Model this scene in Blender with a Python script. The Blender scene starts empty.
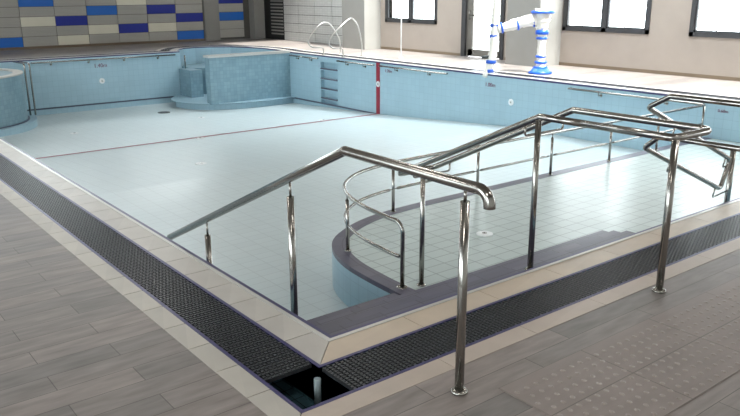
import bpy, bmesh, math, random
from mathutils import Vector, Matrix
from mathutils.geometry import tessellate_polygon
random.seed(7)
S = bpy.context.scene
COL = S.collection
PI = math.pi

# ------------------------------------------------------------------ helpers
def lin(r, g, b):
    f = lambda c: (c/255/12.92) if c/255 <= .04045 else ((c/255+.055)/1.055)**2.4
    return (f(r), f(g), f(b), 1)

def newmat(name):
    m = bpy.data.materials.new(name); m.use_nodes = True
    nt = m.node_tree; b = nt.nodes['Principled BSDF']
    return m, nt, b

def simple(name, col, rough=.5, metal=0, noise=.08, nscale=6, spec=.5, stretch=(1,1,1)):
    m, nt, b = newmat(name)
    tc = nt.nodes.new('ShaderNodeTexCoord'); mp = nt.nodes.new('ShaderNodeMapping')
    mp.inputs['Scale'].default_value = stretch
    n = nt.nodes.new('ShaderNodeTexNoise'); n.inputs['Scale'].default_value = nscale; n.inputs['Detail'].default_value = 5
    nt.links.new(tc.outputs['Object'], mp.inputs[0]); nt.links.new(mp.outputs[0], n.inputs['Vector'])
    r = nt.nodes.new('ShaderNodeMapRange'); r.inputs[3].default_value = 1-noise; r.inputs[4].default_value = 1+noise
    nt.links.new(n.outputs['Fac'], r.inputs[0])
    mx = nt.nodes.new('ShaderNodeVectorMath'); mx.operation = 'SCALE'
    mx.inputs[0].default_value = col[:3]; nt.links.new(r.outputs[0], mx.inputs['Scale'])
    nt.links.new(mx.outputs[0], b.inputs['Base Color'])
    b.inputs['Roughness'].default_value = rough; b.inputs['Metallic'].default_value = metal
    b.inputs['Specular IOR Level'].default_value = spec
    return m

def tiled(name, c1, c2, mortar, w, h, gap=.003, off=0.0, rough=.3, noise=.06, coords='UV', bump=.15, spec=.5,
          nscale=2.0, stretch=(1,1,1), streak=0.0):
    m, nt, b = newmat(name)
    tc = nt.nodes.new('ShaderNodeTexCoord')
    br = nt.nodes.new('ShaderNodeTexBrick')
    br.offset = off; br.offset_frequency = 2; br.squash = 1
    br.inputs['Color1'].default_value = c1; br.inputs['Color2'].default_value = c2; br.inputs['Mortar'].default_value = mortar
    br.inputs['Scale'].default_value = 1; br.inputs['Mortar Size'].default_value = gap
    br.inputs['Mortar Smooth'].default_value = .2
    br.inputs['Brick Width'].default_value = w; br.inputs['Row Height'].default_value = h
    nt.links.new(tc.outputs[coords], br.inputs['Vector'])
    mp = nt.nodes.new('ShaderNodeMapping'); mp.inputs['Scale'].default_value = stretch
    nt.links.new(tc.outputs[coords], mp.inputs[0])
    n = nt.nodes.new('ShaderNodeTexNoise'); n.inputs['Scale'].default_value = nscale; n.inputs['Detail'].default_value = 6
    nt.links.new(mp.outputs[0], n.inputs['Vector'])
    r = nt.nodes.new('ShaderNodeMapRange'); r.inputs[1].default_value = .25; r.inputs[2].default_value = .75
    r.inputs[3].default_value = 1-noise; r.inputs[4].default_value = 1+noise
    nt.links.new(n.outputs['Fac'], r.inputs[0])
    mx = nt.nodes.new('ShaderNodeVectorMath'); mx.operation = 'SCALE'
    nt.links.new(br.outputs['Color'], mx.inputs[0]); nt.links.new(r.outputs[0], mx.inputs['Scale'])
    nt.links.new(mx.outputs[0], b.inputs['Base Color'])
    r2 = nt.nodes.new('ShaderNodeMapRange'); r2.inputs[1].default_value = .3; r2.inputs[2].default_value = .7; r2.inputs[3].default_value = rough*.93; r2.inputs[4].default_value = rough*1.1
    nt.links.new(n.outputs['Fac'], r2.inputs[0]); nt.links.new(r2.outputs[0], b.inputs['Roughness'])
    b.inputs['Specular IOR Level'].default_value = spec
    if bump:
        bp = nt.nodes.new('ShaderNodeBump'); bp.inputs['Strength'].default_value = bump; bp.inputs['Distance'].default_value = .004
        bp.invert = True
        nt.links.new(br.outputs['Fac'], bp.inputs['Height']); nt.links.new(bp.outputs[0], b.inputs['Normal'])
    return m

def island(name, c1, c2, rough=.4, nscale=5, noise=.06):
    """stone tile: every separate tile of the mesh gets its own slight tone"""
    m, nt, b = newmat(name)
    g = nt.nodes.new('ShaderNodeNewGeometry'); cr = nt.nodes.new('ShaderNodeMix'); cr.data_type = 'RGBA'
    cr.inputs['A'].default_value = c1; cr.inputs['B'].default_value = c2
    nt.links.new(g.outputs['Random Per Island'], cr.inputs['Factor'])
    tc = nt.nodes.new('ShaderNodeTexCoord')
    n = nt.nodes.new('ShaderNodeTexNoise'); n.inputs['Scale'].default_value = nscale; n.inputs['Detail'].default_value = 6
    nt.links.new(tc.outputs['Object'], n.inputs['Vector'])
    r = nt.nodes.new('ShaderNodeMapRange'); r.inputs[1].default_value = .3; r.inputs[2].default_value = .7
    r.inputs[3].default_value = 1-noise; r.inputs[4].default_value = 1+noise
    nt.links.new(n.outputs['Fac'], r.inputs[0])
    mx = nt.nodes.new('ShaderNodeVectorMath'); mx.operation = 'SCALE'
    nt.links.new(cr.outputs['Result'], mx.inputs[0]); nt.links.new(r.outputs[0], mx.inputs['Scale'])
    nt.links.new(mx.outputs[0], b.inputs['Base Color']); b.inputs['Roughness'].default_value = rough
    return m

class MB:
    """collects geometry, UVs in metres, builds ONE mesh object"""
    def __init__(s): s.v = []; s.f = []; s.uv = []; s.mi = []; s.sm = []
    def quad(s, p, uv=None, mi=0, smooth=False):
        i = len(s.v); s.v += [tuple(q) for q in p]; s.f.append(tuple(range(i, i+len(p))))
        if uv is None:
            a = Vector(p[1])-Vector(p[0]); n = a.cross(Vector(p[2])-Vector(p[0]))
            ax = max(range(3), key=lambda k: abs(n[k]))
            if ax == 2: uv = [(q[0], q[1]) for q in p]
            elif ax == 0: uv = [(q[1], q[2]) for q in p]
            else: uv = [(q[0], q[2]) for q in p]
        s.uv.append(uv); s.mi.append(mi); s.sm.append(smooth)
    def box(s, x0, x1, y0, y1, z0, z1, mi=0, skip=''):
        a, b, c, d = (x0,y0), (x1,y0), (x1,y1), (x0,y1)
        if 't' not in skip: s.quad([(*a,z1),(*b,z1),(*c,z1),(*d,z1)], mi=mi)
        if 'b' not in skip: s.quad([(*d,z0),(*c,z0),(*b,z0),(*a,z0)], mi=mi)
        for p, q in ((a,b),(b,c),(c,d),(d,a)): s.quad([(*p,z0),(*q,z0),(*q,z1),(*p,z1)], mi=mi)
    def poly(s, pts, z, flip=False, mi=0, holes=()):
        loops = [[Vector((p[0],p[1],0)) for p in pts]]+[[Vector((p[0],p[1],0)) for p in h] for h in holes]
        flat = [p for l in loops for p in l]
        zf = z if callable(z) else (lambda x, y: z)
        for t in tessellate_polygon(loops):
            q = [flat[i] for i in t]
            n = (q[1]-q[0]).cross(q[2]-q[0]).z
            if abs(n) < 1e-9: continue
            if (n < 0) != flip: q = q[::-1]
            s.quad([(p.x,p.y,zf(p.x,p.y)) for p in q], [(p.x,p.y) for p in q], mi)
    def wall(s, pts, z0, z1, closed=False, flip=False, mi=0, smooth=False):
        u = 0; n = len(pts)
        for i in range(n if closed else n-1):
            p, q = pts[i], pts[(i+1) % n]; L = math.hypot(q[0]-p[0], q[1]-p[1])
            Q = [(*p,z0),(*q,z0),(*q,z1),(*p,z1)]; U = [(u,z0),(u+L,z0),(u+L,z1),(u,z1)]
            if flip: Q = Q[::-1]; U = U[::-1]
            s.quad(Q, U, mi, smooth); u += L
    def prism(s, pts, z0, z1, mi=0, mtop=None):
        s.poly(pts, z1, mi=mi if mtop is None else mtop); s.poly(pts, z0, flip=True, mi=mi); s.wall(pts, z0, z1, closed=True, mi=mi)
    def tube(s, pts, r, seg=12, closed=False, mi=0, cap=True, radii=None, rcap=False):
        P = [Vector(p) for p in pts]; n = len(P); rings = []
        up = None
        for i in range(n):
            a = P[i-1] if (i > 0 or closed) else P[i]; b = P[(i+1) % n] if (i < n-1 or closed) else P[i]
            d1 = (P[i]-a); d2 = (b-P[i])
            t = ((d1.normalized() if d1.length > 1e-9 else Vector())+(d2.normalized() if d2.length > 1e-9 else Vector()))
            t = t.normalized()
            if up is None:
                up = Vector((0,0,1)) if abs(t.z) < .9 else Vector((1,0,0))
            x = up-t*up.dot(t); x.normalize(); y = t.cross(x); up = x
            c = 1.0
            if d1.length > 1e-9 and d2.length > 1e-9:
                c = max(.5, math.cos(d1.angle(d2)/2))
            rr = radii[i] if radii else r
            # mitre widening in the bend plane
            if c < .999:
                bn = d1.cross(d2).normalized(); inb = bn.cross(t).normalized()
            else: inb = None
            ring = []
            for k in range(seg):
                an = 2*PI*k/seg; o = x*math.cos(an)*rr+y*math.sin(an)*rr
                if inb is not None: o = o+inb*(o.dot(inb)*(1/c-1))
                ring.append(P[i]+o)
            rings.append(ring)
        base = len(s.v)
        for rg in rings: s.v += [tuple(p) for p in rg]
        m = n if closed else n-1
        for i in range(m):
            j = (i+1) % n
            for k in range(seg):
                l = (k+1) % seg
                s.f.append((base+i*seg+k, base+i*seg+l, base+j*seg+l, base+j*seg+k))
                s.uv.append([(0,0)]*4); s.mi.append(mi); s.sm.append(True)
        if cap and not closed:
            s.f.append(tuple(base+k for k in reversed(range(seg)))); s.uv.append([(0,0)]*seg); s.mi.append(mi); s.sm.append(False)
            s.f.append(tuple(base+(n-1)*seg+k for k in range(seg))); s.uv.append([(0,0)]*seg); s.mi.append(mi); s.sm.append(False)
    def lathe(s, prof, cx, cy, seg=20, mi=0, smooth=True):
        """prof: list of (r, z)"""
        base = len(s.v)
        for r, z in prof:
            for k in range(seg): s.v.append((cx+r*math.cos(2*PI*k/seg), cy+r*math.sin(2*PI*k/seg), z))
        for i in range(len(prof)-1):
            for k in range(seg):
                l = (k+1) % seg
                s.f.append((base+i*seg+k, base+i*seg+l, base+(i+1)*seg+l, base+(i+1)*seg+k))
                s.uv.append([(0,0)]*4); s.mi.append(mi); s.sm.append(smooth)
        s.f.append(tuple(base+(len(prof)-1)*seg+k for k in range(seg))); s.uv.append([(0,0)]*seg); s.mi.append(mi); s.sm.append(False)
        s.f.append(tuple(base+k for k in reversed(range(seg)))); s.uv.append([(0,0)]*seg); s.mi.append(mi); s.sm.append(False)
    def build(s, name, mats, parent=None, **props):
        me = bpy.data.meshes.new(name); me.from_pydata(s.v, [], s.f)
        ul = me.uv_layers.new(name='UVMap'); k = 0
        fl = [c for f in s.uv for p in f for c in p]
        ul.data.foreach_set('uv', fl)
        if not isinstance(mats, (list, tuple)): mats = [mats]
        for m in mats: me.materials.append(m)
        me.polygons.foreach_set('material_index', s.mi); me.polygons.foreach_set('use_smooth', s.sm)
        me.validate(); me.update()
        o = bpy.data.objects.new(name, me); COL.objects.link(o)
        if parent:
            o.parent = parent; o.matrix_parent_inverse = Matrix.Translation(-parent.location)
        for a, b in props.items(): o[a] = b
        return o

def struct(mb, name, mats, label=None):
    o = mb.build(name, mats, kind='structure')
    if label: o['label'] = label
    return o
def thing(name, label, cat, loc=(0,0,0), group=None):
    o = bpy.data.objects.new(name, None); COL.objects.link(o); o.location = loc; o.empty_display_size = .1
    o['label'] = label; o['category'] = cat
    if group: o['group'] = group
    return o
def tag(o, label, cat, group=None):
    o['label'] = label; o['category'] = cat
    if group: o['group'] = group
    return o

def arc(c, a, b, r, n=7):
    """rounded corner at c between points a and b, radius r: list of points"""
    c = Vector(c); u = (Vector(a)-c).normalized(); v = (Vector(b)-c).normalized()
    ang = u.angle(v); t = r/math.tan(ang/2)
    p, q = c+u*t, c+v*t; ctr = c+(u+v).normalized()*(r/math.sin(ang/2))
    out = []
    for i in range(n):
        w = (p-ctr).lerp(q-ctr, i/(n-1)); a1 = (p-ctr).angle(q-ctr)
        s_ = i/(n-1); w = ((p-ctr)*math.sin((1-s_)*a1)+(q-ctr)*math.sin(s_*a1))/math.sin(a1)
        out.append(tuple(ctr+w))
    return out
def rounded(pts, r, n=7):
    out = [pts[0]]
    rs = r if isinstance(r, (list, tuple)) else [r]*(len(pts)-2)
    for i in range(1, len(pts)-1):
        if rs[i-1] <= 0: out.append(tuple(pts[i]))
        else: out += arc(pts[i], pts[i-1], pts[i+1], rs[i-1], n)
    out.append(pts[-1]); return out
def smooth_curve(pts, n=6):
    """Catmull-Rom through pts"""
    P = [Vector(p) for p in pts]; P = [2*P[0]-P[1]]+P+[2*P[-1]-P[-2]]; out = []
    for i in range(1, len(P)-2):
        for k in range(n):
            t = k/n; a, b, c, d = P[i-1], P[i], P[i+1], P[i+2]
            out.append(tuple(.5*((2*b)+(c-a)*t+(2*a-5*b+4*c-d)*t*t+(3*b-a-3*c+d)*t**3)))
    out.append(tuple(P[-2])); return out

# ------------------------------------------------------------------ materials
M_plank = tiled('wood_look_deck_tile', lin(121,115,112), lin(143,132,127), lin(88,81,78), .95, .16, gap=.0022, off=.37, rough=.42,
                noise=.3, coords='Object', bump=.1, nscale=4.5, stretch=(.9,4.5,1))
M_cop = island('pale_stone_coping', lin(188,182,175), lin(198,192,184), rough=.35)
M_copw = island('warm_beige_coping', lin(196,178,158), lin(204,187,167), rough=.35)
M_outw = island('warm_beige_edge', lin(186,171,158), lin(194,179,166), rough=.4)
M_outer = island('grey_stone_edge_tile', lin(183,177,168), lin(194,187,177), rough=.4)
M_grout = simple('tile_grout', lin(112,104,95), .8)
M_blue = simple('violet_blue_tile_strip', lin(66,62,106), .3, noise=.1)
M_grate = simple('black_plastic_grating', lin(58,60,63), .28, noise=.5, nscale=60)
M_chan = tiled('dark_blue_channel_tile', lin(92,130,144), lin(98,138,152), lin(60,80,90), .1, .1, rough=.25)
M_pwall = tiled('sky_blue_mosaic_tile', lin(163,194,209), lin(167,198,212), lin(153,184,199), .15, .15, gap=.004, rough=.3, noise=.04, nscale=1.2, bump=.05)
M_spa = tiled('blue_spa_mosaic', lin(120,150,163), lin(132,161,173), lin(114,142,154), .1, .1, gap=.004, rough=.35, noise=.07, nscale=3, bump=.05)
M_pfloor = tiled('pale_aqua_floor_tile', lin(209,222,225), lin(212,225,228), lin(190,203,206), .24, .15, gap=.004, rough=.34, noise=.03, nscale=.7, bump=.1)
M_shelf = tiled('white_shelf_tile', lin(186,199,197), lin(192,205,203), lin(136,150,150), .24, .15, gap=.005, rough=.3, noise=.03, nscale=.8, bump=.12)
M_purple = tiled('dark_purple_nosing_tile', lin(80,78,98), lin(96,93,110), lin(62,60,78), .3, .1, gap=.004, rough=.35, noise=.14, nscale=5)
M_navyline = simple('dark_tile_line', lin(84,92,112), .4)
M_red = simple('red_lane_tile', lin(150,28,52), .4)
M_redf = simple('red_floor_tile', lin(150,52,76), .4)
M_steel = simple('brushed_steel', lin(168,165,160), .2, 1, noise=.06, nscale=20)
M_pin = simple('polished_steel', lin(170,168,162), .2, 1)
M_alu = simple('pale_aluminium_edge', lin(208,206,202), .3, .4, noise=.03)
M_plug = simple('white_plastic', lin(236,240,242), .3)
M_dark = simple('dark_drain_plastic', lin(60,66,68), .5)
M_text = simple('maroon_lettering', lin(120,48,84), .6)
M_frame = simple('charcoal_aluminium', lin(62,62,64), .4, .2)
M_dframe = simple('grey_aluminium', lin(120,116,110), .4, .3)
M_render = simple('beige_rendered_wall', lin(163,152,143), .85, noise=.09, nscale=2.5)
M_col = simple('grey_concrete', lin(140,138,134), .8, noise=.07, nscale=3)
M_white = simple('white_paint', lin(235,234,230), .7, noise=.02)
M_pgrey = tiled('grey_panel', lin(172,169,162), lin(176,173,166), lin(130,128,122), 2.06, .04, gap=.0015, rough=.5, noise=.03)
M_pcream = simple('cream_panel', lin(226,222,204), .5, noise=.02)
M_pmid = simple('mid_blue_panel', lin(24,104,196), .45, noise=.04)
M_pnavy = simple('navy_panel', lin(22,42,150), .45, noise=.04)
M_gap = simple('panel_joint', lin(84,82,78), .8)
M_ptile = tiled('light_grey_square_tile', lin(184,184,181), lin(190,190,187), lin(152,152,150), .15, .075, gap=.003, rough=.4, noise=.03)
M_black = simple('black_louvre', lin(16,16,17), .6)
M_skirt = simple('brown_skirting', lin(120,104,86), .6)
M_wrap = simple('white_plastic_wrap', lin(232,228,220), .45, noise=.08, nscale=14)
M_tape = simple('blue_tape', lin(28,88,196), .4)
M_ceil = simple('ceiling_paint', lin(128,120,112), .8, noise=.02)
M_tact = tiled('tactile_paver', lin(140,128,123), lin(146,133,127), lin(106,97,92), .6, .3, gap=.003, off=0, rough=.45, noise=.14,
               coords='UV', nscale=4, stretch=(.7,3,1))
m, nt, b = newmat('window_glass'); M_glass = m
nt.nodes.remove(b); out = nt.nodes['Material Output']
tr = nt.nodes.new('ShaderNodeBsdfTransparent'); gl = nt.nodes.new('ShaderNodeBsdfGlossy'); gl.inputs['Roughness'].default_value = .02
fr = nt.nodes.new('ShaderNodeFresnel'); fr.inputs['IOR'].default_value = 1.3; mix = nt.nodes.new('ShaderNodeMixShader')
tr.inputs['Color'].default_value = (.96,.98,.98,1)
nt.links.new(fr.outputs[0], mix.inputs[0]); nt.links.new(tr.outputs[0], mix.inputs[1]); nt.links.new(gl.outputs[0], mix.inputs[2])
nt.links.new(mix.outputs[0], out.inputs[0])
m, nt, b = newmat('fill_lamp_diffuser'); M_fill_lamp = m  # glowing face of the added fill lamps
b.inputs['Base Color'].default_value = (.9,.9,.9,1); b.inputs['Emission Color'].default_value = (1,.98,.95,1); b.inputs['Emission Strength'].default_value = 3

# ------------------------------------------------------------------ pool outline (counter-clockwise)
bay = [(9.85,16.05),(10.02,17.0),(10.02,17.8),(9.9,18.55),(9.6,19.2),(9.1,19.6),(8.6,19.7),(8.12,19.5),(7.8,19.1),(7.58,18.7),(7.5,18.4)]
PX1, PY1 = 9.85, 18.4
P0 = [(0,0),(PX1,0)]+bay+[(0,PY1)]
def offset(pts, d):
    n = len(pts); out = []
    for i in range(n):
        a, b, c = Vector(pts[i-1]), Vector(pts[i]), Vector(pts[(i+1) % n])
        u = (b-a).normalized(); v = (c-b).normalized()
        n1 = Vector((u.y,-u.x)); n2 = Vector((v.y,-v.x)); m = (n1+n2)
        m /= max(m.dot(n1), .35)
        out.append((b.x+m.x*d, b.y+m.y*d))
    return out
def fz(x, y):
    if y <= 7.5: return -1.03
    if y <= 11.9: return -1.03-.28*(y-7.5)/4.4
    if y <= 16: return -1.31-.17*(y-11.9)/4.1
    return -1.48
P25, P52, P66 = offset(P0,.25), offset(P0,.52), offset(P0,.66)
WX, WY, CH = 12.6, 22.4, 4.3       # inner faces of the right and back walls, ceiling height
LX, NY = -6.5, -6.5

# floor (deck) with the pool opening
f = MB()
TAC = (.28, 3.88, -1.52, -.92)
tx0, tx1, ty0, ty1 = TAC
f.poly([(LX-.1,NY-.1),(WX+.2,NY-.1),(WX+.2,WY+.2),(LX-.1,WY+.2)], 0, holes=[P66[::-1]])
struct(f, 'floor', M_plank, 'grey brown wood-look plank tiles around the pool')
# tactile pavers set flush, with raised studs (surface pattern of one paved strip)
f = MB(); f.box(tx0, tx1, ty0, ty1, -.02, .003)
y = ty0+.04; r_ = 0
while y < ty1-.02:
    x = tx0+.035+(.0325 if r_ % 2 else 0)
    while x < tx1-.02:
        fr_ = .013
        i0 = len(f.v); sg = 8
        for rr, zz in ((fr_, .003), (fr_*.62, .0075)):
            for k in range(sg): f.v.append((x+rr*math.cos(2*PI*k/sg), y+rr*math.sin(2*PI*k/sg), zz))
        for k in range(sg):
            l = (k+1) % sg; f.f.append((i0+k, i0+l, i0+sg+l, i0+sg+k)); f.uv.append([(x,y)]*4); f.mi.append(1); f.sm.append(False)
        f.f.append(tuple(i0+sg+k for k in range(sg))); f.uv.append([(x,y)]*sg); f.mi.append(1); f.sm.append(False)
        x += .065
    y += .06; r_ += 1
# shift uv so the joints fall on the strip's edges
f.uv = [[(u-tx0, v-ty0) for u, v in q] for q in f.uv]
M_stud = simple('paver_stud', lin(152,141,134), .3, noise=.1, nscale=9)
o = f.build('tactile_paving', [M_tact, M_stud]); tag(o, 'strip of grey brown paving with small raised studs before the pool steps', 'tactile paving')

def ring_tiles(inner, outer, pitch, z0, z1, gap=.004, phase=0.0, flags=None):
    mb = MB(); n = len(inner)
    for i in range(n):
        if flags and not flags(i): continue
        a, b = Vector(inner[i]), Vector(inner[(i+1) % n]); c, d = Vector(outer[i]), Vector(outer[(i+1) % n])
        L = (b-a).length; u = (b-a).normalized()
        # joints square to the edge, mitres only at the corners
        ca, da = (c-a).dot(u), (d-a).dot(u); nrm = Vector((u.y,-u.x)); w = (c-a).dot(nrm)
        if L < 1.5: ks = [0, L]
        else:
            ks = [0]; k = phase if phase > .05 else pitch
            while k < L-.08: ks.append(k); k += pitch
            ks.append(L)
        for j in range(len(ks)-1):
            s0, s1 = ks[j], ks[j+1]; g = gap/2
            i0, i1 = a+u*(s0+g), a+u*(s1-g)
            o0 = (a+u*(s0+g)+nrm*w) if j > 0 else c+u*g
            o1 = (a+u*(s1-g)+nrm*w) if j < len(ks)-2 else d-u*g
            mb.prism([tuple(i0), tuple(o0), tuple(o1), tuple(i1)][::-1], z0, z1)
    return mb
def ring_flat(mb, inner, outer, z, mi=0):
    n = len(inner)
    for i in range(n):
        j = (i+1) % n
        mb.quad([(*outer[i],z),(*outer[j],z),(*inner[j],z),(*inner[i],z)], mi=mi)
P05 = offset(P0,.03); P035 = offset(P0,.055)
P235, P535 = offset(P0,.23), offset(P0,.54)
c = ring_tiles(P035, P235, .3, -.03, .002, gap=.007, phase=.36, flags=lambda i: i != 0)
struct(c, 'trim_1', M_cop, 'cream stone coping tiles around the pool')
c = ring_tiles(P035, P235, .6, -.03, .002, phase=.5, flags=lambda i: i == 0)
struct(c, 'trim_13', M_copw, 'warm beige coping tiles along the near side of the pool')
c = ring_tiles(P535, P66, .6, -.03, .002, phase=.8, flags=lambda i: i == 0)
struct(c, 'trim_14', M_outw, 'warm beige tiles between the near gutter grate and the deck')
c = ring_tiles(P535, P66, .3, -.03, .002, gap=.007, phase=.62, flags=lambda i: i != 0)
struct(c, 'trim_2', M_outer, 'grey stone tiles between the gutter grate and the deck')
g = MB(); ring_flat(g, P0, P25, -.004); ring_flat(g, P52, P66, -.004)
struct(g, 'trim_3', M_grout)
# violet edge strips beside the grate and the steel and violet pool edge
g = MB()
def ring_solid(mb, a, b, z0, z1, mi=0):
    n = len(a)
    for i in range(n):
        j = (i+1) % n
        mb.quad([(*b[i],z1),(*b[j],z1),(*a[j],z1),(*a[i],z1)], mi=mi)
        mb.quad([(*a[i],z0),(*a[i],z1),(*a[j],z1),(*a[j],z0)][::-1], mi=mi)
        mb.quad([(*b[i],z0),(*b[j],z0),(*b[j],z1),(*b[i],z1)], mi=mi)
ring_solid(g, P235, P25, -.2, .003); ring_solid(g, P52, P535, -.2, .003)
ring_solid(g, P0, P05, -.03, .0)
struct(g, 'trim_4', M_blue, 'violet blue tile edging of the pool and gutter')
g = MB(); ring_solid(g, P05, P035, -.03, .006)
struct(g, 'trim_5', M_alu, 'thin steel edge strip along the pool coping')
# gutter channel
g = MB(); ring_flat(g, P25, P52, -.22)
n = len(P0)
for i in range(n):
    j = (i+1) % n
    g.quad([(*P25[i],-.22),(*P25[j],-.22),(*P25[j],0),(*P25[i],0)])
    g.quad([(*P52[j],-.22),(*P52[i],-.22),(*P52[i],0),(*P52[j],0)])
struct(g, 'gutter_channel', M_chan, 'tiled overflow gutter under the black grates')
# pale end post of the gutter at the corner pit and its drain pipe
g = MB(); g.tube([(-.285,-.285,-.215),(-.285,-.285,-.03)], .017, 16); g.box(-.30,-.262,-.30,-.262,-.218,-.2)
tag(g.build('gutter_pipe', simple('pale_grey_pipe', lin(150,166,170), .4)), 'pale blue pipe standing in the uncovered corner of the gutter', 'pipe')

# gutter grates
def grate(x0, x1, y0, y1, along, step=.022):
    """black grating strip, bars 2 cm deep"""
    mb = MB(); z1 = 0.0; z0 = -.022; L0, L1, W0, W1 = (y0,y1,x0,x1) if along == 'y' else (x0,x1,y0,y1)
    def bx(l0, l1, w0, w1, za, zb_):
        if along == 'y': mb.box(w0, w1, l0, l1, za, zb_, skip='b')
        else: mb.box(l0, l1, w0, w1, za, zb_, skip='b')
    k = L0; r_ = 0; nb = 12; w = (W1-W0)/nb
    fine = step < .029
    while k < L1-.01:
        bx(k, k+.009, W0, W1, z0, z1-.005)
        if fine and k < 9:
            for i in range(nb):          # rounded lugs on top of every bar, staggered
                c_ = W0+w*(i+.5+(.22 if r_ % 2 else -.22)); bx(k-.003, k+.012, c_-.0075, c_+.0075, z1-.005, z1+.001)
        k += step; r_ += 1
    for i in range(nb+1):
        c_ = W0+w*i; bx(L0, L1, max(W0,c_-.003), min(W1,c_+.003), z0, z1-.004)
    return mb
o = grate(-.518,-.252,-.19,PY1+.25,'y',.026).build('gutter_grate', M_grate); tag(o, 'long black plastic gutter grate beside the left edge of the pool', 'grate')
o = grate(-.235,PX1+.25,-.518,-.252,'x',.026).build('gutter_grate', M_grate); tag(o, 'long black plastic gutter grate between the steps and the near deck', 'grate')
o = grate(PX1+.252,PX1+.518,-.25,15.9,'y',.03).build('gutter_grate', M_grate); tag(o, 'black gutter grate along the far pool edge below the windows', 'grate')
o = grate(-.25,7.12,PY1+.252,PY1+.518,'x',.03).build('gutter_grate', M_grate); tag(o, 'black gutter grate along the pool edge before the panelled wall', 'grate')
g = MB(); na = len(bay); B25, B52 = P25[2:2+na], P52[2:2+na]
for i in range(na-1):
    for k in range(24):
        t0, t1 = k/24+.004, (k+.45)/24
        L = lambda A, t: (A[i][0]*(1-t)+A[i+1][0]*t, A[i][1]*(1-t)+A[i+1][1]*t)
        g.prism([L(B25,t0), L(B52,t0), L(B52,t1), L(B25,t1)][::-1], -.022, -.001)
tag(g.build('gutter_grate', M_grate), 'curved black gutter grate around the far round spa bay', 'grate')

# ------------------------------------------------------------------ pool basin
NY0, NY1 = 13.66, 14.46      # ladder niche in the far wall
g = MB()
zb = -1.6
# near wall and left wall
g.wall([(0,PY1),(0,0),(PX1,0)], zb, -.03, flip=False)
def wq(y0, y1, z0, z1): g.quad([(PX1,y0,z0),(PX1,y1,z0),(PX1,y1,z1),(PX1,y0,z1)])
wq(0, NY0, zb, -.03); wq(NY1, 16.05, zb, -.03); wq(NY0, NY1, zb, -1.31); wq(NY0, NY1, -.17, -.03)
g.wall(bay+[(0,PY1)], zb, -.03)
struct(g, 'pool_wall', M_pwall, 'light blue mosaic tiled walls of the empty pool')
g = MB(); ys = [0,7.5,11.9,16,PY1]
for a, b_ in zip(ys, ys[1:]):
    g.quad([(0,a,fz(0,a)),(PX1,a,fz(0,a)),(PX1,b_,fz(0,b_)),(0,b_,fz(0,b_))])
g.poly([(PX1,16.05)]+bay[1:], -1.3)
g.quad([(7.5,18.4,-1.48),(PX1,18.4,-1.48),(PX1,18.4,-1.3),(7.5,18.4,-1.3)])
struct(g, 'pool_floor', M_pfloor, 'pale aqua tiled floor of the empty pool')
# dark tile line low on the deep walls
g = MB(); g.box(PX1-.012, PX1+.005, 11.97, 16.0, -1.335, -1.295); g.box(0, 7.4, PY1-.012, PY1+.005, -1.335, -1.295)
struct(g, 'trim_6', M_navyline, 'dark tile line low on the deep end walls')
# red lane line, floor and wall
g = MB(); g.quad([(.01,11.855,fz(0,11.855)+.006),(PX1,11.855,fz(0,11.855)+.006),(PX1,11.965,fz(0,11.965)+.006),(.01,11.965,fz(0,11.965)+.006)])
g.mi = [0]
for z0, z1 in ((-1.32,-.02),): g.box(PX1-.01, PX1+.005, 11.84, 11.98, z0, z1, mi=1)
struct(g, 'trim_7', [M_redf, M_red], 'red tile line across the pool floor and up the far wall')

# recessed ladder
t = thing('recessed_pool_ladder', 'ladder of recessed steps cut into the far light blue wall', 'pool ladder', (PX1, (NY0+NY1)/2, -1.31))
g = MB(); D = .12
g.quad([(PX1+D,NY0,-1.31),(PX1+D,NY1,-1.31),(PX1+D,NY1,-.17),(PX1+D,NY0,-.17)])
g.quad([(PX1,NY0,-1.31),(PX1+D,NY0,-1.31),(PX1+D,NY0,-.17),(PX1,NY0,-.17)])
g.quad([(PX1+D,NY1,-1.31),(PX1,NY1,-1.31),(PX1,NY1,-.17),(PX1+D,NY1,-.17)])
g.quad([(PX1,NY0,-.17),(PX1+D,NY0,-.17),(PX1+D,NY1,-.17),(PX1,NY1,-.17)])
g.quad([(PX1,NY0,-1.31),(PX1,NY1,-1.31),(PX1+D,NY1,-1.31),(PX1+D,NY0,-1.31)])
g.build('niche', M_pwall, t)
for k in range(4):
    z = -.34-.27*k
    g = MB(); g.box(PX1-.005, PX1+D, NY0, NY1, z-.05, z, mi=0); g.box(PX1-.012, PX1+.02, NY0, NY1, z-.03, z+.004, mi=1)
    g.build('step', [M_pwall, M_purple], t)

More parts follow.
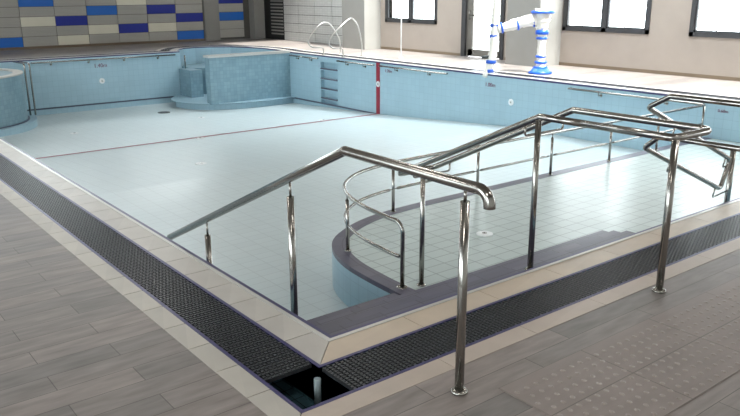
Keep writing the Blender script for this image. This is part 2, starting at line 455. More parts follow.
# shelf (shallow ledge) with curved end
ZS = -.632
outer = [(1.62,.0),(1.62,1.05),(1.62,1.4)]+smooth_curve([(1.62,1.4),(1.64,1.8),(1.69,2.2),(1.81,2.55),(2.0,2.82),(2.3,3.03),(2.65,3.18),(3.05,3.26),(3.6,3.29)],4)[1:]+[(PX1,3.29)]
def inset(pts, d):
    out = []
    for i in range(len(pts)):
        a = Vector(pts[max(i-1,0)]); b_ = Vector(pts[min(i+1,len(pts)-1)]); u = (b_-a).normalized()
        out.append((pts[i][0]+u.y*d, pts[i][1]-u.x*d))
    return out
inner = inset(outer, .15); inner[0] = (1.77,0); inner[-1] = (PX1,3.14)
g = MB(); g.poly([(1.77,0)]+[(PX1,0)]+[(PX1,3.14)]+inner[1:-1][::-1], ZS)
struct(g, 'shelf_floor', M_shelf, 'white tiled floor of the raised shallow shelf')
g = MB()
for i in range(len(outer)-1):
    L = sum(math.hypot(outer[k+1][0]-outer[k][0], outer[k+1][1]-outer[k][1]) for k in range(i))
    l = math.hypot(outer[i+1][0]-outer[i][0], outer[i+1][1]-outer[i][1])
    g.quad([(*outer[i],ZS+.003),(*inner[i],ZS+.003),(*inner[i+1],ZS+.003),(*outer[i+1],ZS+.003)], [(L,0),(L,.15),(L+l,.15),(L+l,0)])
    g.quad([(*outer[i],ZS-.04),(*outer[i],ZS+.003),(*outer[i+1],ZS+.003),(*outer[i+1],ZS-.04)], [(L,0),(L,.04),(L+l,.04),(L+l,0)])
struct(g, 'trim_8', M_purple, 'dark purple tile band along the curved edge of the shelf')
g = MB(); g.wall(outer, -1.05, ZS-.04, flip=True)
struct(g, 'shelf_wall', M_pwall, 'light blue tiled face under the curved shelf edge')

# entry steps
t = thing('pool_steps', 'dark purple tiled steps going down into the near corner of the pool', 'steps', (1.6,0,-1.03))
RZ, RN = .158, .35
for k in range(1, 7):
    x1 = 3.2+.35*(k-1) if k <= 3 else 1.615
    x1 = x1 if k <= 3 else 1.60
    g = MB(); z1 = -RZ*k; z0 = -RZ*(k+1) if k < 6 else -1.03
    g.box(.003, x1, .003, RN*k if k < 5 else 1.4+.27*(k-4), z0, z1)
    g.build('step', M_purple, t)

# spa wall, plinth and benches in the far corner
g = MB(); g.prism([(7.28,16.05),(9.85,16.05),(9.85,16.32),(7.28,16.32)], -1.31, -.03); 
struct(g, 'spa_wall', M_spa, 'blue mosaic wall of the spa in the far corner')
g = MB(); g.box(7.25, 9.86, 16.02, 16.35, -.03, .03)
struct(g, 'trim_9', M_alu, 'pale stone top of the spa wall')
pl = smooth_curve([(7.44,18.4),(7.08,17.95),(6.86,17.4),(6.95,16.85),(7.27,16.35),(7.9,16.0),(8.7,15.86),(9.85,15.93)],5)
g = MB(); g.prism(pl+[(9.85,18.4)], -1.5, -1.315)
struct(g, 'spa_base', M_pwall, 'curved light blue base of the spa')
g = MB()
g.prism(inset(pl,.06)+[(9.85,18.4)], -1.315, -1.29)
struct(g, 'trim_10', M_navyline, 'dark tile edge around the spa base')
g = MB(); g.prism(inset(pl,.12)+[(9.85,18.4)], -1.3, -1.286); struct(g, 'spa_floor', M_pwall)
g = MB(); g.box(7.42, 7.80, 17.6, 18.38, -1.29, -.5)
g.prism([(7.78,18.3),(9.86,17.0),(9.98,17.9),(9.85,18.5),(9.5,19.1),(9.05,19.5),(8.6,19.6),(8.15,19.4),(7.8,19.0)], -1.29, -.5)
struct(g, 'spa_bench', M_spa, 'blue mosaic bench inside the spa')
g = MB(); g.tube([(7.62,18.34,-.5),(7.62,18.34,-.12)], .02); 
tag(g.build('vertical_handrail', M_steel), 'short vertical steel handrail inside the far spa entrance', 'handrail')

# round tub at far left
cx_, cy_, R_ = 1.1, 17.4, 1.67
circ = lambda r, a0, a1, n: [(cx_+r*math.cos(a0+(a1-a0)*k/n), cy_+r*math.sin(a0+(a1-a0)*k/n)) for k in range(n+1)]
def clipcirc(r):
    pts = [p for p in circ(r, math.radians(-170), math.radians(60), 60) if p[0] > .01 and p[1] < PY1-.01]
    return pts
g = MB(); pts = clipcirc(R_); 
xa = pts[0]; g.poly([(.01, pts[0][1])]+pts+[(.01, PY1-.01)], -.19); g.wall([(.01, pts[0][1])]+pts, -1.31, -.19, smooth=False)
struct(g, 'round_tub', M_spa, 'round blue mosaic tub wall at the far left of the pool')
g = MB(); i_ = clipcirc(R_-.2); o_ = clipcirc(R_+.02)
g.prism(o_+i_[::-1], -.19, -.16)
struct(g, 'trim_11', M_cop, 'pale rim of the round tub')
g = MB(); p2 = clipcirc(R_+.2); g.prism([(.01,p2[0][1])]+p2+[(.01,PY1-.01)], -1.52, -1.315); 
struct(g, 'tub_base', M_pwall, 'light blue base around the round tub')
g = MB(); p3 = clipcirc(R_+.04); g.prism([(.01,p3[0][1])]+p3+[(.01,PY1-.01)], -1.315, -1.29)
struct(g, 'trim_12', M_navyline, 'dark tile edge around the round tub base')

# ------------------------------------------------------------------ handrails
def flange(mb, x, y, z, r=.052):
    mb.lathe([(r,z),(r,z+.006),(r*.85,z+.012),(r*.6,z+.014)], x, y, 24)
def post(parent, x, y, z0, z1, r=.024, pin=0, name='post'):
    mb = MB()
    if pin: mb.tube([(x,y,z0),(x,y,z1-pin)], r, 16); mb.tube([(x,y,z1-pin),(x,y,z1)], .0075, 10)
    else: mb.tube([(x,y,z0),(x,y,z1)], r, 16)
    flange(mb, x, y, z0, r*1.9)
    return mb.build(name, M_steel, parent)

# A: single rail at the left side of the steps
XA = .118
t = thing('steel_handrail', 'single steel handrail nearest the pool corner, rising on one post on the near deck', 'handrail', (XA,-.83,0))
path = [(XA,-.968,.895),(XA,-.968,.965),(XA,.02,.972),(XA,2.33,-.085)]
mb = MB(); mb.tube(rounded(path,[.06,.03]), .025, 18); mb.build('rail', M_steel, t)
post(t, XA, -.83, .003, .945, .021, .05); post(t, XA, .55, -.316, .70, .021, .08); post(t, XA, 1.66, -.79, .19, .021, .085)

# B: double strand rail, middle
XB, XB2 = 1.885, 2.29
t = thing('steel_handrail', 'double steel handrail with a closed loop end running down the middle of the steps', 'handrail', (XB,-.75,0))
zt = .93
loop = [(XB,.22,zt),(XB,1.64,.275)]
bot = [(XB,.22,zt)]
seq = [(XB,-.1,zt),(XB,-.73,zt),(XB2,-.73,zt),(XB2,.28,zt),(XB2,1.70,.262),(XB,1.70,.262),(XB,.24,zt),(XB,-.1,zt)]
mb = MB(); pth = rounded(seq,[.05,.07,.03,.06,.06,.03]); mb.tube(pth, .0235, 16); mb.build('rail', M_steel, t)
post(t, XB, -.735, .003, zt-.005, .022); post(t, XB, .25, -.158, zt-.02, .021); post(t, XB, 1.385, ZS, .40, .021)
for yy, zz in ((.36,zt-.055),(1.5,.36)):
    mb = MB(); mb.tube(rounded([(XB,yy,zz-.01),(XB,yy,zz-.09),(XB2,yy,zz-.09),(XB2,yy,zz-.01)],[.02,.02],5), .008, 8)
    mb.build('bracket', M_steel, t)

# C: high and low rail, turns the corner of the steps and ends in a closed loop
XC, YC = 3.27, .31
t = thing('steel_handrail', 'steel handrail of two rails one above the other, zigzagging at the right', 'handrail', (XC,-.72,0))
up = [(XC,-.95,.955),(XC,.13,.955),(XC,YC,.85),(4.70,YC,.235),(4.585,YC,-.03),(XC,YC,.53),(XC,.18,.64),(XC,-.95,.64)]
mb = MB(); mb.tube(rounded(up,[.03,.05,.05,.05,.05,.03]), .021, 14)
mb.tube([(XC,-.95,.64),(XC,-1.02,.66),(XC,-1.05,.72),(XC,-1.05,.88),(XC,-1.02,.935),(XC,-.95,.955)], .021, 14); mb.build('rail', M_steel, t)
post(t, XC, -.80, .003, .935, .024); 
PYC = YC+.06
post(t, 4.87, PYC, ZS, .29, .026); post(t, 3.86, PYC, -.474, .52, .019)
for x_, z_ in ((4.62,.265),(4.50,.0),(3.70,.66),(3.68,.365)):
    xp = 4.87 if x_ > 4.2 else 3.86
    mb = MB(); mb.tube(rounded([(x_,YC,z_),(x_,YC+.02,z_-.1),(xp,PYC,z_-.1)],[.02],5), .008, 8); mb.build('bracket', M_steel, t)

# D: low curved guard rail around the shelf edge
t = thing('curved_guard_rail', 'low curved steel guard rail on the purple edge of the shallow shelf', 'guard rail', (1.95,2.5,ZS))
line = smooth_curve([(1.73,1.62),(1.77,1.98),(1.85,2.3),(1.98,2.58),(2.17,2.82),(2.45,3.02),(2.75,3.13),(3.1,3.19),(3.6,3.21)],5)+[(4.2,3.21),(9.60,3.21)]
ZR = -.07
top = [(1.73,1.45,ZS),(1.73,1.45,ZR)]+[(x,y,ZR) for x, y in line]
mb = MB(); r0 = rounded(top[:3],[.09]); mb.tube(r0[:-1]+[(x,y,ZR) for x, y in line]+[], .0185, 14)
mb.tube([(9.60,3.21,ZS),(9.60,3.21,ZR)], .0185, 12); flange(mb, 1.73, 1.45, ZS, .05); flange(mb, 9.6, 3.21, ZS, .04); mb.build('rail', M_steel, t)
posts = [(1.915,2.46),(3.08,3.19),(4.42,3.2),(5.80,3.2),(7.1,3.2),(8.3,3.2)]
for x, y in posts: post(t, x, y, ZS, ZR, .018, .06)
# mid rail, broken at every post
mid = [(1.73,1.49)]+line
def cut(pts, cuts, gap):
    segs = [[]]; dense = []
    for a, b_ in zip(pts, pts[1:]):
        L = math.hypot(b_[0]-a[0], b_[1]-a[1]); n_ = max(1, int(L/.02))
        dense += [(a[0]+(b_[0]-a[0])*k/n_, a[1]+(b_[1]-a[1])*k/n_) for k in range(n_)]
    for p in dense:
        if min(math.hypot(p[0]-c_[0], p[1]-c_[1]) for c_ in cuts) < gap:
            if segs[-1]: segs.append([])
        else: segs[-1].append(p)
    return [s_ for s_ in segs if len(s_) > 3]
for sg in cut(mid, posts, .055):
    mb = MB(); q = sg[::3]+[sg[-1]] if (len(sg)-1) % 3 else sg[::3]
    mb.tube([(x,y,-.37) for x, y in q], .0155, 12)
    for e in (sg[0], sg[-1]):
        c_ = min(posts, key=lambda c: math.hypot(e[0]-c[0], e[1]-c[1]))
        if math.hypot(e[0]-c_[0], e[1]-c_[1]) < .1: mb.tube([(e[0],e[1],-.37),(c_[0],c_[1],-.37)], .007, 8)
    mb.build('mid_rail', M_steel, t)

# wall mounted grab rails inside the pool
def wallrail(p, q, nrm, label):
    t = thing('wall_handrail', label, 'handrail', ((p[0]+q[0])/2,(p[1]+q[1])/2,-.09), 'handrails fixed to the pool walls')
    del t['group']
    mb = MB(); z = -.085
    o = Vector((nrm[0],nrm[1],0))*.085; a = Vector((*p,z)); b_ = Vector((*q,z)); u = (b_-a).normalized()
    mb.tube([a+o*.2, a+o, b_+o, b_+o*.2], .02, 12); mb.build('rail', M_steel, t)
    L = (b_-a).length; n_ = max(2, round(L/1.1)); 
    for k in range(n_):
        c_ = a+u*(L*(k+.5)/n_)
        m2 = MB(); m2.tube([c_+o-Vector((0,0,.01)), c_+o-Vector((0,0,.07)), c_-Vector((0,0,.07))], .009, 8)
        m2.tube([c_-Vector((0,0,.07)), c_+o*.12-Vector((0,0,.07))], .03, 12)
        m2.build('bracket', M_steel, t)
wallrail((PX1,9.4),(PX1,11.75),(-1,0),'steel wall handrail on the far blue wall just right of the red line')
wallrail((PX1,12.05),(PX1,13.55),(-1,0),'steel wall handrail between the recessed ladder and the red line')
wallrail((PX1,14.55),(PX1,15.9),(-1,0),'short steel wall handrail between the spa wall and the recessed ladder')
wallrail((PX1,3.35),(PX1,6.0),(-1,0),'steel wall handrail on the far blue wall near the shelf')
wallrail((3.3,PY1),(7.3,PY1),(0,-1),'long steel wall handrail on the shaded wall below the panelled wall')
t = thing('pool_grab_rail', 'pair of upright steel rails beside the round tub at far left', 'handrail', (2.95,17.6,-1.3))
for x in (2.86, 2.98):
    mb = MB(); mb.tube(rounded([(x,18.36,-.02),(x,17.3,.0),(x,17.3,-1.29)],[.08]), .022, 12); mb.build('upright', M_steel, t)

# two hooped grab rails on the deck
def hoop(y, pts, label):
    t = thing('ladder_hoop', label, 'grab rail', (pts[0][0],y,0), 'hoops')
    del t['group']
    mb = MB(); P = smooth_curve([(x,y,z) for x, z in pts], 6); mb.tube(P, .018, 12)
    mb.build('hoop_tube', simple('pale_steel', lin(188,186,182), .3, .8), t)
    for x, z in (pts[0], pts[-1]):
        m2 = MB(); flange(m2, x, y, .003, .05); m2.build('foot_plate', M_steel, t)
hoop(13.55, [(10.60,.0),(10.59,.34),(10.50,.70),(10.41,.88),(10.26,1.0),(10.08,.93),(9.68,.65),(9.52,.45),(9.56,.30),(9.72,.24),(9.93,.23),(9.965,.12),(9.965,0)],
     'taller hooped steel grab rail at the pool edge, nearer the grey column')
hoop(14.5, [(10.56,.0),(10.55,.32),(10.42,.58),(10.24,.80),(10.06,.88),(9.83,.79),(9.62,.60),(9.49,.44),(9.54,.28),(9.72,.21),(9.95,.20),(9.99,.11),(9.99,0)],
     'left hooped steel grab rail at the pool edge, behind the taller one')

# ------------------------------------------------------------------ inlets, drains, markers
def disc(name, p, axis, r, m, label, cat, th=.012):
    x, y, z = p
    t = thing(name, label, cat, p)
    mb = MB(); d = {'z': (0,0,1), 'x': (-1,0,0), 'y': (0,-1,0)}[axis]; a = Vector(p); v = Vector(d)
    mb.tube([a-v*.004, a+v*th*.6, a+v*th], r, 20, radii=[r,r,r*.85]); mb.build('cover', m, t)
    mb = MB(); mb.tube([a+v*th, a+v*(th+.003)], r*.3, 16); mb.build('centre_cap', M_steel if m is M_plug else M_navyline, t)
fl = lambda x, y: (x, y, fz(x, y)+.001)
disc('wall_inlet', (5.12,PY1,-.69), 'y', .08, M_plug, 'round white inlet on the shaded wall below the depth numbers', 'pool inlet')
disc('wall_inlet', (PX1,7.5,-.52), 'x', .07, M_plug, 'round white inlet alone on the far light blue wall', 'pool inlet')
disc('wall_inlet', (PX1-.01,11.9,-.55), 'x', .075, M_plug, 'round white inlet on the vertical red line', 'pool inlet')
disc('floor_inlet', (3.29,2.0,ZS+.001), 'z', .085, M_plug, 'white round inlet on the white shallow shelf', 'pool inlet')
disc('floor_inlet', fl(3.15,14.8), 'z', .09, M_plug, 'white floor inlet near the round tub at the deep left', 'pool inlet')
disc('floor_inlet', fl(6.44,15.0), 'z', .09, M_plug, 'white floor inlet in front of the left end of the spa base', 'pool inlet')
disc('floor_inlet', fl(4.85,11.75), 'z', .09, M_plug, 'white floor inlet at the middle of the red floor line', 'pool inlet')
disc('floor_inlet', fl(8.25,12.05), 'z', .09, M_plug, 'white floor inlet on the red line near the far wall', 'pool inlet')
disc('floor_inlet', fl(3.4,8.7), 'z', .1, M_plug, 'white floor inlet alone on the nearer part of the pool floor', 'pool inlet')
disc('floor_drain', fl(6.15,16.7), 'z', .17, M_dark, 'dark round drain on the pool floor near the spa base', 'drain')

def marker(txt, loc, rot, size, label):
    cu = bpy.data.curves.new('t', 'FONT'); cu.body = txt; cu.size = size; cu.extrude = .002; cu.align_x = 'CENTER'; cu.align_y = 'CENTER'
    ob = bpy.data.objects.new('t', cu); COL.objects.link(ob)
    bpy.context.view_layer.update()
    me = bpy.data.meshes.new_from_object(ob.evaluated_get(bpy.context.evaluated_depsgraph_get()))
    bpy.data.objects.remove(ob)
    me.materials.clear(); me.materials.append(M_text)
    o = bpy.data.objects.new('depth_marker', me); COL.objects.link(o); o.location = loc; o.rotation_euler = rot
    tag(o, label, 'depth marking')
marker('1.40m', (5.12,PY1-.004,-.27), (PI/2,0,0), .15, 'maroon depth numbers on the shaded wall below the panelled wall')
marker('1.30m', (PX1-.004,11.5,-.2), (PI/2,0,-PI/2), .11, 'maroon depth numbers just right of the red line')
marker('1.00m', (PX1-.004,8.1,-.22), (PI/2,0,-PI/2), .12, 'maroon depth numbers below the hanging end of the wrapped hoist')
marker('0.60m', (PX1-.004,3.02,-.17), (PI/2,0,-PI/2), .07, 'small maroon depth numbers above the shelf at the far right')

# ------------------------------------------------------------------ wrapped pool hoist
t = thing('wrapped_pool_hoist', 'pool hoist wrapped in white plastic and blue tape on the far deck', 'pool hoist', (10.75,7.72,0))
def wrapped(pts, radii, name, seed=0):
    rnd = random.Random(seed); P = smooth_curve(pts, 6); n_ = len(P); R = []
    for i in range(n_):
        s_ = i/(n_-1)*(len(radii)-1); k = min(int(s_), len(radii)-2); R.append((radii[k]*(1-(s_-k))+radii[k+1]*(s_-k))*rnd.uniform(.9,1.12))
    mb = MB(); mb.tube(P, .05, 14, radii=R)
    mb.v = [(x+rnd.uniform(-.006,.006), y+rnd.uniform(-.006,.006), z+rnd.uniform(-.006,.006)) for x, y, z in mb.v]
    return mb.build(name, M_wrap, t), P, R
def tape(c, d, r, w=.06):
    c = Vector(c); d = Vector(d).normalized(); mb = MB(); mb.tube([c-d*w/2, c, c+d*w/2], r, 14, radii=[r*1.02,r*1.1,r]); mb.build('tape_band', M_tape, t)
mx_, my_ = 10.78, 7.55
wrapped([(mx_,my_,.0),(mx_,my_,.15),(mx_,my_,.5),(mx_,my_,.85),(mx_,my_+.02,.95),(mx_,my_+.04,1.12),(mx_,my_,1.3)], [.2,.1,.085,.09,.13,.2,.17], 'mast', 1)
hx, hy = 10.05, 8.22
wrapped([(mx_,my_+.03,1.14),(10.6,7.72,1.10),(10.42,7.88,1.05),(10.25,8.04,.98),(hx+.03,hy-.04,.93)], [.14,.12,.11,.1,.09], 'arm', 2)
wrapped([(hx+.04,hy+.02,2.3),(hx+.03,hy,1.7),(hx,hy,1.1),(hx,hy,.8),(hx-.02,hy,.5),(hx-.08,hy+.02,.2),(hx-.22,hy+.03,-.06)], [.05,.055,.085,.09,.1,.08,.05], 'hanging_tube', 3)
for z in (.13,.24): tape((mx_,my_,z), (0,0,1), .14 if z < .2 else .12, .05)
for z, r in ((.36,.1),(.74,.11),(.86,.13),(1.27,.23)): tape((mx_,my_+.01,z), (0,0,1), r, .05 if z != .86 else .09)
for s_ in (.2,.55,.9):
    a = Vector((mx_,my_+.03,1.14)); b_ = Vector((hx+.03,hy-.04,.93)); tape(a.lerp(b_, s_), b_-a, .135-.03*s_, .04)
for z, r in ((1.0,.095),(.78,.095),(.25,.1),(.06,.09)): tape((hx-(.07 if z < .3 else 0)-(.04 if z < .1 else 0),hy+.01,z), (0,0,1), r, .07)
mb = MB(); mb.lathe([(.24,.0),(.26,.03),(.2,.06),(.16,.12)], mx_, my_, 20); mb.build('base_cover', M_tape, t)
mb = MB(); mb.box(hx-.28,hx-.08,hy+.03,hy+.09,.32,.38); mb.build('clamp', M_dark, t)

mb = MB(); mb.tube([(10.93,12.3,0),(10.93,12.3,2.6)], .016, 10); mb.lathe([(.06,0),(.06,.02),(.03,.05)], 10.93, 12.3, 16)
tag(mb.build('thin_pole', M_plug), 'thin white pole standing on the far deck before a window', 'pole')

# ------------------------------------------------------------------ room
TH = .25
# back wall with coloured panels
cw = [(-6.2,-3.4),(-3.0,-.2),(.2,3.0),(3.4,6.2),(6.6,9.9)]; CZ0, CZ1 = 2.46, 4.15  # cw: unseen high windows, added to brighten the pool floor
g = MB(); y0_, y1_ = WY+.03, WY+.03+TH
g.box(LX-TH, 12.95, y0_, y1_, 0, CZ0); g.box(LX-TH, 12.95, y0_, y1_, CZ1, CH)
x = LX-TH
for a, b_ in cw: g.box(x, a, y0_, y1_, CZ0, CZ1); x = b_
g.box(x, 12.95, y0_, y1_, CZ0, CZ1)
struct(g, 'wall_back', M_gap)
for n_, (a, b_) in enumerate(cw):
    g = MB(); g.box(a, b_, y0_, y0_+.06, CZ0, CZ0+.06); g.box(a, b_, y0_, y0_+.06, CZ1-.06, CZ1)
    for q in (a, (a+b_)/2-.03, b_-.06): g.box(q, q+.06, y0_, y0_+.06, CZ0+.06, CZ1-.06)
    wo = struct(g, 'window_%d' % (n_+31), M_frame)
    g = MB(); g.box(a+.03, b_-.03, y0_+.025, y0_+.031, CZ0+.03, CZ1-.03); g.build('window_pane', M_glass, wo)
xs = [-6.3,-5.25,-4.2,-3.15,-2.1,-1.05,0,1.03,2.07,3.12,4.16,5.2,6.2,7.2,8.22,9.25,10.27]
cm = {(3,0):2,(4,4):2,(4,2):1,(5,0):1,(5,2):3,(6,1):1,(6,3):2,(7,1):3,(7,4):1,(8,1):1,(8,3):3,(9,0):2,(9,2):3,(10,2):2,(10,4):3}
rnd = random.Random(3)
g = MB()
def panel(x0, x1, k, mi): g.box(x0+.008, x1-.008, WY, WY+.04, .07+.30*k+.006 if k else .075, .07+.30*(k+1)-.006, mi=mi, skip='b')
for i in range(len(xs)-1):
    for k in range(8):
        key = (i-9+3, k); mi = cm.get(key)
        if mi is None: mi = rnd.choices([0,1,2,3],[6,1,1,1])[0] if (k > 4 or i < 9) else 0
        panel(xs[i], xs[i+1], k, mi)
for k in range(8):
    mi = cm.get((10,k)); 
    if mi is None: mi = 0 if k < 5 else rnd.choices([0,1,2,3],[6,1,1,1])[0]
    panel(10.9, 11.9, k, mi)
struct(g, 'wall_panels', [M_pgrey, M_pcream, M_pmid, M_pnavy], 'grey wall panels with scattered cream, blue and navy ones')
g = MB(); g.box(10.30, 10.86, 22.3, WY+.04, 0, CH); g.box(12.15, 12.62, 22.05, WY+.04, 0, CH)
struct(g, 'wall_piers', M_col, 'grey concrete piers in the back wall')
g = MB(); g.box(LX, 10.3, WY-.012, WY+.03, 0, .07)
struct(g, 'baseboard_back', M_skirt)

# right wall: pieces around windows and door
wins = [(12.74,14.99),(6.2,8.45),(3.05,5.3),(-.1,2.15),(-3.25,-1.0),(-6.2,-4.15)]
DY0, DY1 = 10.25, 11.75
ZW0, ZW1 = .80, 2.75
g = MB()
openings = sorted([(a, b_, ZW0, ZW1) for a, b_ in wins]+[(DY0,DY1,0,2.75)])
y = NY-TH
for a, b_, z0, z1 in openings:
    g.box(WX, WX+TH, y, a, 0, CH)
    if z0 > 0: g.box(WX, WX+TH, a, b_, 0, z0)
    g.box(WX, WX+TH, a, b_, z1, CH); y = b_
g.box(WX, WX+TH, y, 17.0, 0, CH)
struct(g, 'wall_right', M_render, 'beige rendered wall with windows')
g = MB(); g.box(WX+.02, WX+TH, 17.0, WY+.1, 0, CH, mi=0)
struct(g, 'wall_service', M_gap)
g = MB()
ysr = [17.0,17.75,18.75,19.75,20.72]
for i in range(4):
    for k in range(14): g.box(WX-.01, WX+.03, ysr[i]+.012, ysr[i+1]-.012, .3*k+.009, .3*k+.291)
struct(g, 'tiled_panel', M_ptile, 'light grey tiled panels on the side wall beside the louvre')
t = thing('wall_louvre', 'tall black louvre between the grey pier and the light grey tiled panels', 'louvre', (WX,21.4,0))
g = MB(); g.box(WX-.02, WX+.0, 20.72, 22.05, .0, CH-.02, skip='b'); g.build('backing', M_black, t)
g = MB()
k = .18
while k < CH-.1: g.box(WX-.05, WX-.02, 20.74, 21.55, k, k+.045); k += .115
g.build('slats', M_col, t)
# skirting on right wall
g = MB()
y = NY
for a, b_ in ((DY0,DY1),):
    g.box(WX-.015, WX, NY, DY0-.05, 0, .07); g.box(WX-.015, WX, DY1+.05, 15.2, 0, .07)
struct(g, 'baseboard_right', M_skirt)
# columns
for n_, (x0, y0, y1) in enumerate(((11.98,15.22,16.35),(11.8,8.48,9.46))):
    g = MB(); g.box(x0, WX, y0, y1, 0, CH, mi=0)
    struct(g, 'wall_column', [M_col], 'grey concrete column by the '+('panelled corner' if n_ == 0 else 'glass door behind the wrapped hoist'))
# windows
for n_, (a, b_) in enumerate(wins):
    z0, z1 = ZW0, ZW1; xf0, xf1 = WX-.02, WX+.06
    g = MB(); w = .09; m_ = (a+b_)/2
    g.box(xf0, xf1, a, b_, z0, z0+w); g.box(xf0, xf1, a, b_, z1-w, z1); g.box(xf0, xf1, a, a+w, z0, z1); g.box(xf0, xf1, b_-w, b_, z0, z1)
    g.box(xf0, xf1, m_-.06, m_+.06, z0, z1)
    for c0, c1 in ((a+w,m_-.06),(m_+.06,b_-w)):
        q = .035; g.box(xf0+.02, xf1, c0, c0+q, z0+w, z1-w); g.box(xf0+.02, xf1, c1-q, c1, z0+w, z1-w)
        g.box(xf0+.02, xf1, c0, c1, z0+w, z0+w+q); g.box(xf0+.02, xf1, c0, c1, z1-w-q, z1-w)
    wo = struct(g, 'window_%d' % (n_+1), M_frame)
    for c0, c1 in ((a+w,m_-.06),(m_+.06,b_-w)):
        g = MB(); g.box(WX+.025, WX+.031, c0+.03, c1-.03, z0+w+.03, z1-w-.03); g.build('window_pane', M_glass, wo)
        yc = (c0+c1)/2; g = MB(); g.box(xf0-.0, xf0+.03, yc-.09, yc+.09, z0+w+.0, z0+w+.025)
        g.tube([(xf0+.005,yc,z0+w+.02),(xf0-.02,yc,z0+w+.07),(xf0-.03,yc-.07,z0+w+.085)], .009, 8)
        g.build('window_handle', M_frame, wo)
# glazed door
z1 = 2.75
g = MB(); x0, x1 = WX+.02, WX+.12
g.box(x0-.06, x1, DY1-.14, DY1, 0, z1, mi=0); g.box(x0-.06, x1, DY0, DY0+.1, 0, z1, mi=0); g.box(x0, x1, DY0, DY1, z1-.1, z1)
do = struct(g, 'door_1', M_frame)
g = MB(); a, b_ = DY0+.1, DY1-.2
g.box(x0+.01, x0+.06, a, a+.1, .02, z1-.1); g.box(x0+.01, x0+.06, b_-.16, b_+.06, .02, z1-.1); g.box(x0+.01, x0+.06, a, b_, .02, .2); g.box(x0+.01, x0+.06, a, b_, 1.06, 1.09)
g.build('door_leaf', M_dframe, do)
g = MB(); g.box(x0+.03, x0+.036, a+.08, b_-.14, .2, z1-.12); g.build('door_pane', M_glass, do)
g = MB(); g.tube([(x0-.0,b_-.08,1.18),(x0-.05,b_-.08,1.18),(x0-.05,b_-.08,.98),(x0,b_-.08,.98)], .012, 8); g.build('door_handle', M_steel, do)

# other walls (behind and left of the camera), ceiling with a long added skylight
g = MB(); g.box(LX-TH, WX+TH, NY-TH, NY, 0, CH); struct(g, 'wall_near', M_white)
g = MB()
nw = [(-5.0,-1.5),(0.0,3.5),(5.0,8.5),(10.0,13.5),(15.0,18.5)]  # unseen windows, added to light the far pool wall from the left
x = NY
for a, b_ in nw:
    g.box(LX-TH, LX, x, a, 0, CH); g.box(LX-TH, LX, a, b_, 0, .9); g.box(LX-TH, LX, a, b_, 3.4, CH); x = b_
g.box(LX-TH, LX, x, WY+.1, 0, CH); struct(g, 'wall_left', M_white)
for n_, (a, b_) in enumerate(nw):
    g = MB(); x0, x1 = LX-.12, LX-.04
    g.box(x0, x1, a, b_, .9, .98); g.box(x0, x1, a, b_, 3.32, 3.4)
    for q in (a, (a+b_)/2-.04, b_-.08): g.box(x0, x1, q, q+.08, .9, 3.4)
    wo = struct(g, 'window_%d' % (n_+11), M_frame)
    g = MB(); g.box(LX-.09, LX-.084, a+.05, b_-.05, .95, 3.35); g.build('window_pane', M_glass, wo)
SK = (9.9, 12.42)  # unseen skylight, added so daylight whitens the far deck
SY0, SY1 = -5.5, 18.0
g = MB()
g.box(LX, SK[0], NY, WY, CH, CH+.2); g.box(SK[1], WX+TH, NY, WY, CH, CH+.2); g.box(SK[0], SK[1], NY, SY0, CH, CH+.2); g.box(SK[0], SK[1], SY1, WY, CH, CH+.2)
struct(g, 'ceiling', M_ceil)
g = MB(); g.box(SK[0], SK[1], SY0, SY1, CH+.1, CH+.106); so = struct(g, 'window_20', M_glass, 'long unseen roof skylight added above the far deck')
g = MB()
k = SY0
while k <= SY1+.01: g.box(SK[0], SK[1], k-.025, k+.025, CH+.06, CH+.14); k += (SY1-SY0)/12
g.build('window_frame', M_frame, so)
# unseen fill lamps, added under the ceiling to brighten the hall
lamps = [(x, y) for x in (-2.5, 2.2, 6.8) for y in (-3.0, 3.0, 9.0, 15.0)]
LE = 22
for x, y in lamps:
    g = MB(); g.box(x-.65, x+.65, y-.1, y+.1, CH-.09, CH-.02); o = g.build('added_fill_lamp', M_white)
    tag(o, 'long unseen lamp added under the ceiling to brighten the pool hall', 'lamp', 'added fill lamps')
    g = MB(); g.box(x-.62, x+.62, y-.08, y+.08, CH-.1, CH-.088); d = g.build('diffuser', M_fill_lamp, o)
    ld = bpy.data.lights.new('fill_light', 'AREA'); ld.shape = 'RECTANGLE'; ld.size = 1.2; ld.size_y = .2; ld.energy = LE
    ld.color = (1,.96,.9)
    lo = bpy.data.objects.new('fill_light', ld); COL.objects.link(lo); lo.location = (x, y, CH-.12)

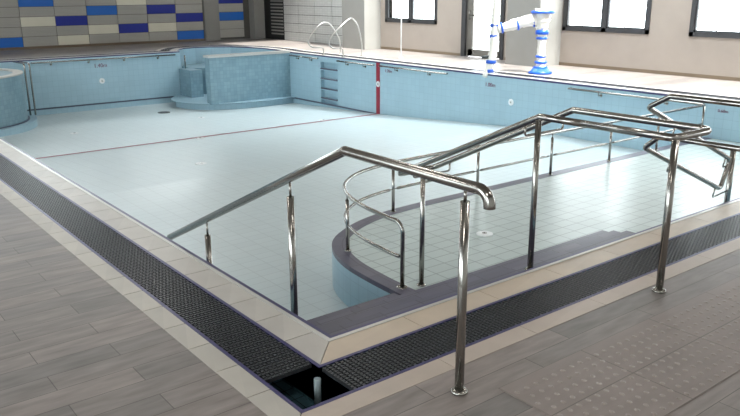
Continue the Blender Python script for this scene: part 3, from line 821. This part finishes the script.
# ------------------------------------------------------------------ light
w = bpy.data.worlds.new('World'); S.world = w; w.use_nodes = True
bg = w.node_tree.nodes['Background']; bg.inputs[0].default_value = (.92,.97,1,1); bg.inputs[1].default_value = 7.5
def portal(loc, rot, sx, sy):
    ld = bpy.data.lights.new('daylight_portal', 'AREA'); ld.shape = 'RECTANGLE'; ld.size = sx; ld.size_y = sy
    ld.cycles.is_portal = True
    lo = bpy.data.objects.new('daylight_portal', ld); COL.objects.link(lo); lo.location = loc; lo.rotation_euler = rot
for a, b_ in wins: portal((WX+TH+.02,(a+b_)/2,(ZW0+ZW1)/2), (0,PI/2,0), ZW1-ZW0, b_-a)
portal((WX+TH+.02,(DY0+DY1)/2,1.4), (0,PI/2,0), 2.7, DY1-DY0)
for a, b_ in cw: portal(((a+b_)/2,WY+TH+.06,(CZ0+CZ1)/2), (-PI/2,0,0), b_-a, CZ1-CZ0)
for a, b_ in nw: portal((LX-TH-.02,(a+b_)/2,2.15), (0,-PI/2,0), 2.5, b_-a)
portal(((SK[0]+SK[1])/2,(SY0+SY1)/2,CH+.25), (0,0,0), SK[1]-SK[0], SY1-SY0)
sd = bpy.data.lights.new('sun', 'SUN'); sd.energy = 11; sd.angle = math.radians(6); sd.color = (1,.97,.92)
so = bpy.data.objects.new('sun', sd); COL.objects.link(so); so.rotation_euler = (math.radians(32), math.radians(-2), 0)

# ------------------------------------------------------------------ camera
R = [[0.7870902860666514, 0.17613209198694296, -0.5911568047073635], [-0.616819451826486, 0.21734584273168187, -0.7565015191628687], [-0.004758721255766263, 0.9600720133508518, 0.27971250195951525]]
cam = bpy.data.cameras.new('camera'); co = bpy.data.objects.new('camera', cam); COL.objects.link(co)
cam.sensor_width = 36; cam.lens = 751.817*36/740; cam.clip_start = .05
co.matrix_world = Matrix.Translation((-2.06,-2.9705,1.75)) @ Matrix(R).to_4x4()
S.camera = co
S.view_settings.view_transform = 'Standard'; S.view_settings.look = 'None'; S.view_settings.gamma = 1
S.view_settings.exposure = .37; S.view_settings.use_curve_mapping = False
S.cycles.max_bounces = 8; S.cycles.diffuse_bounces = 4
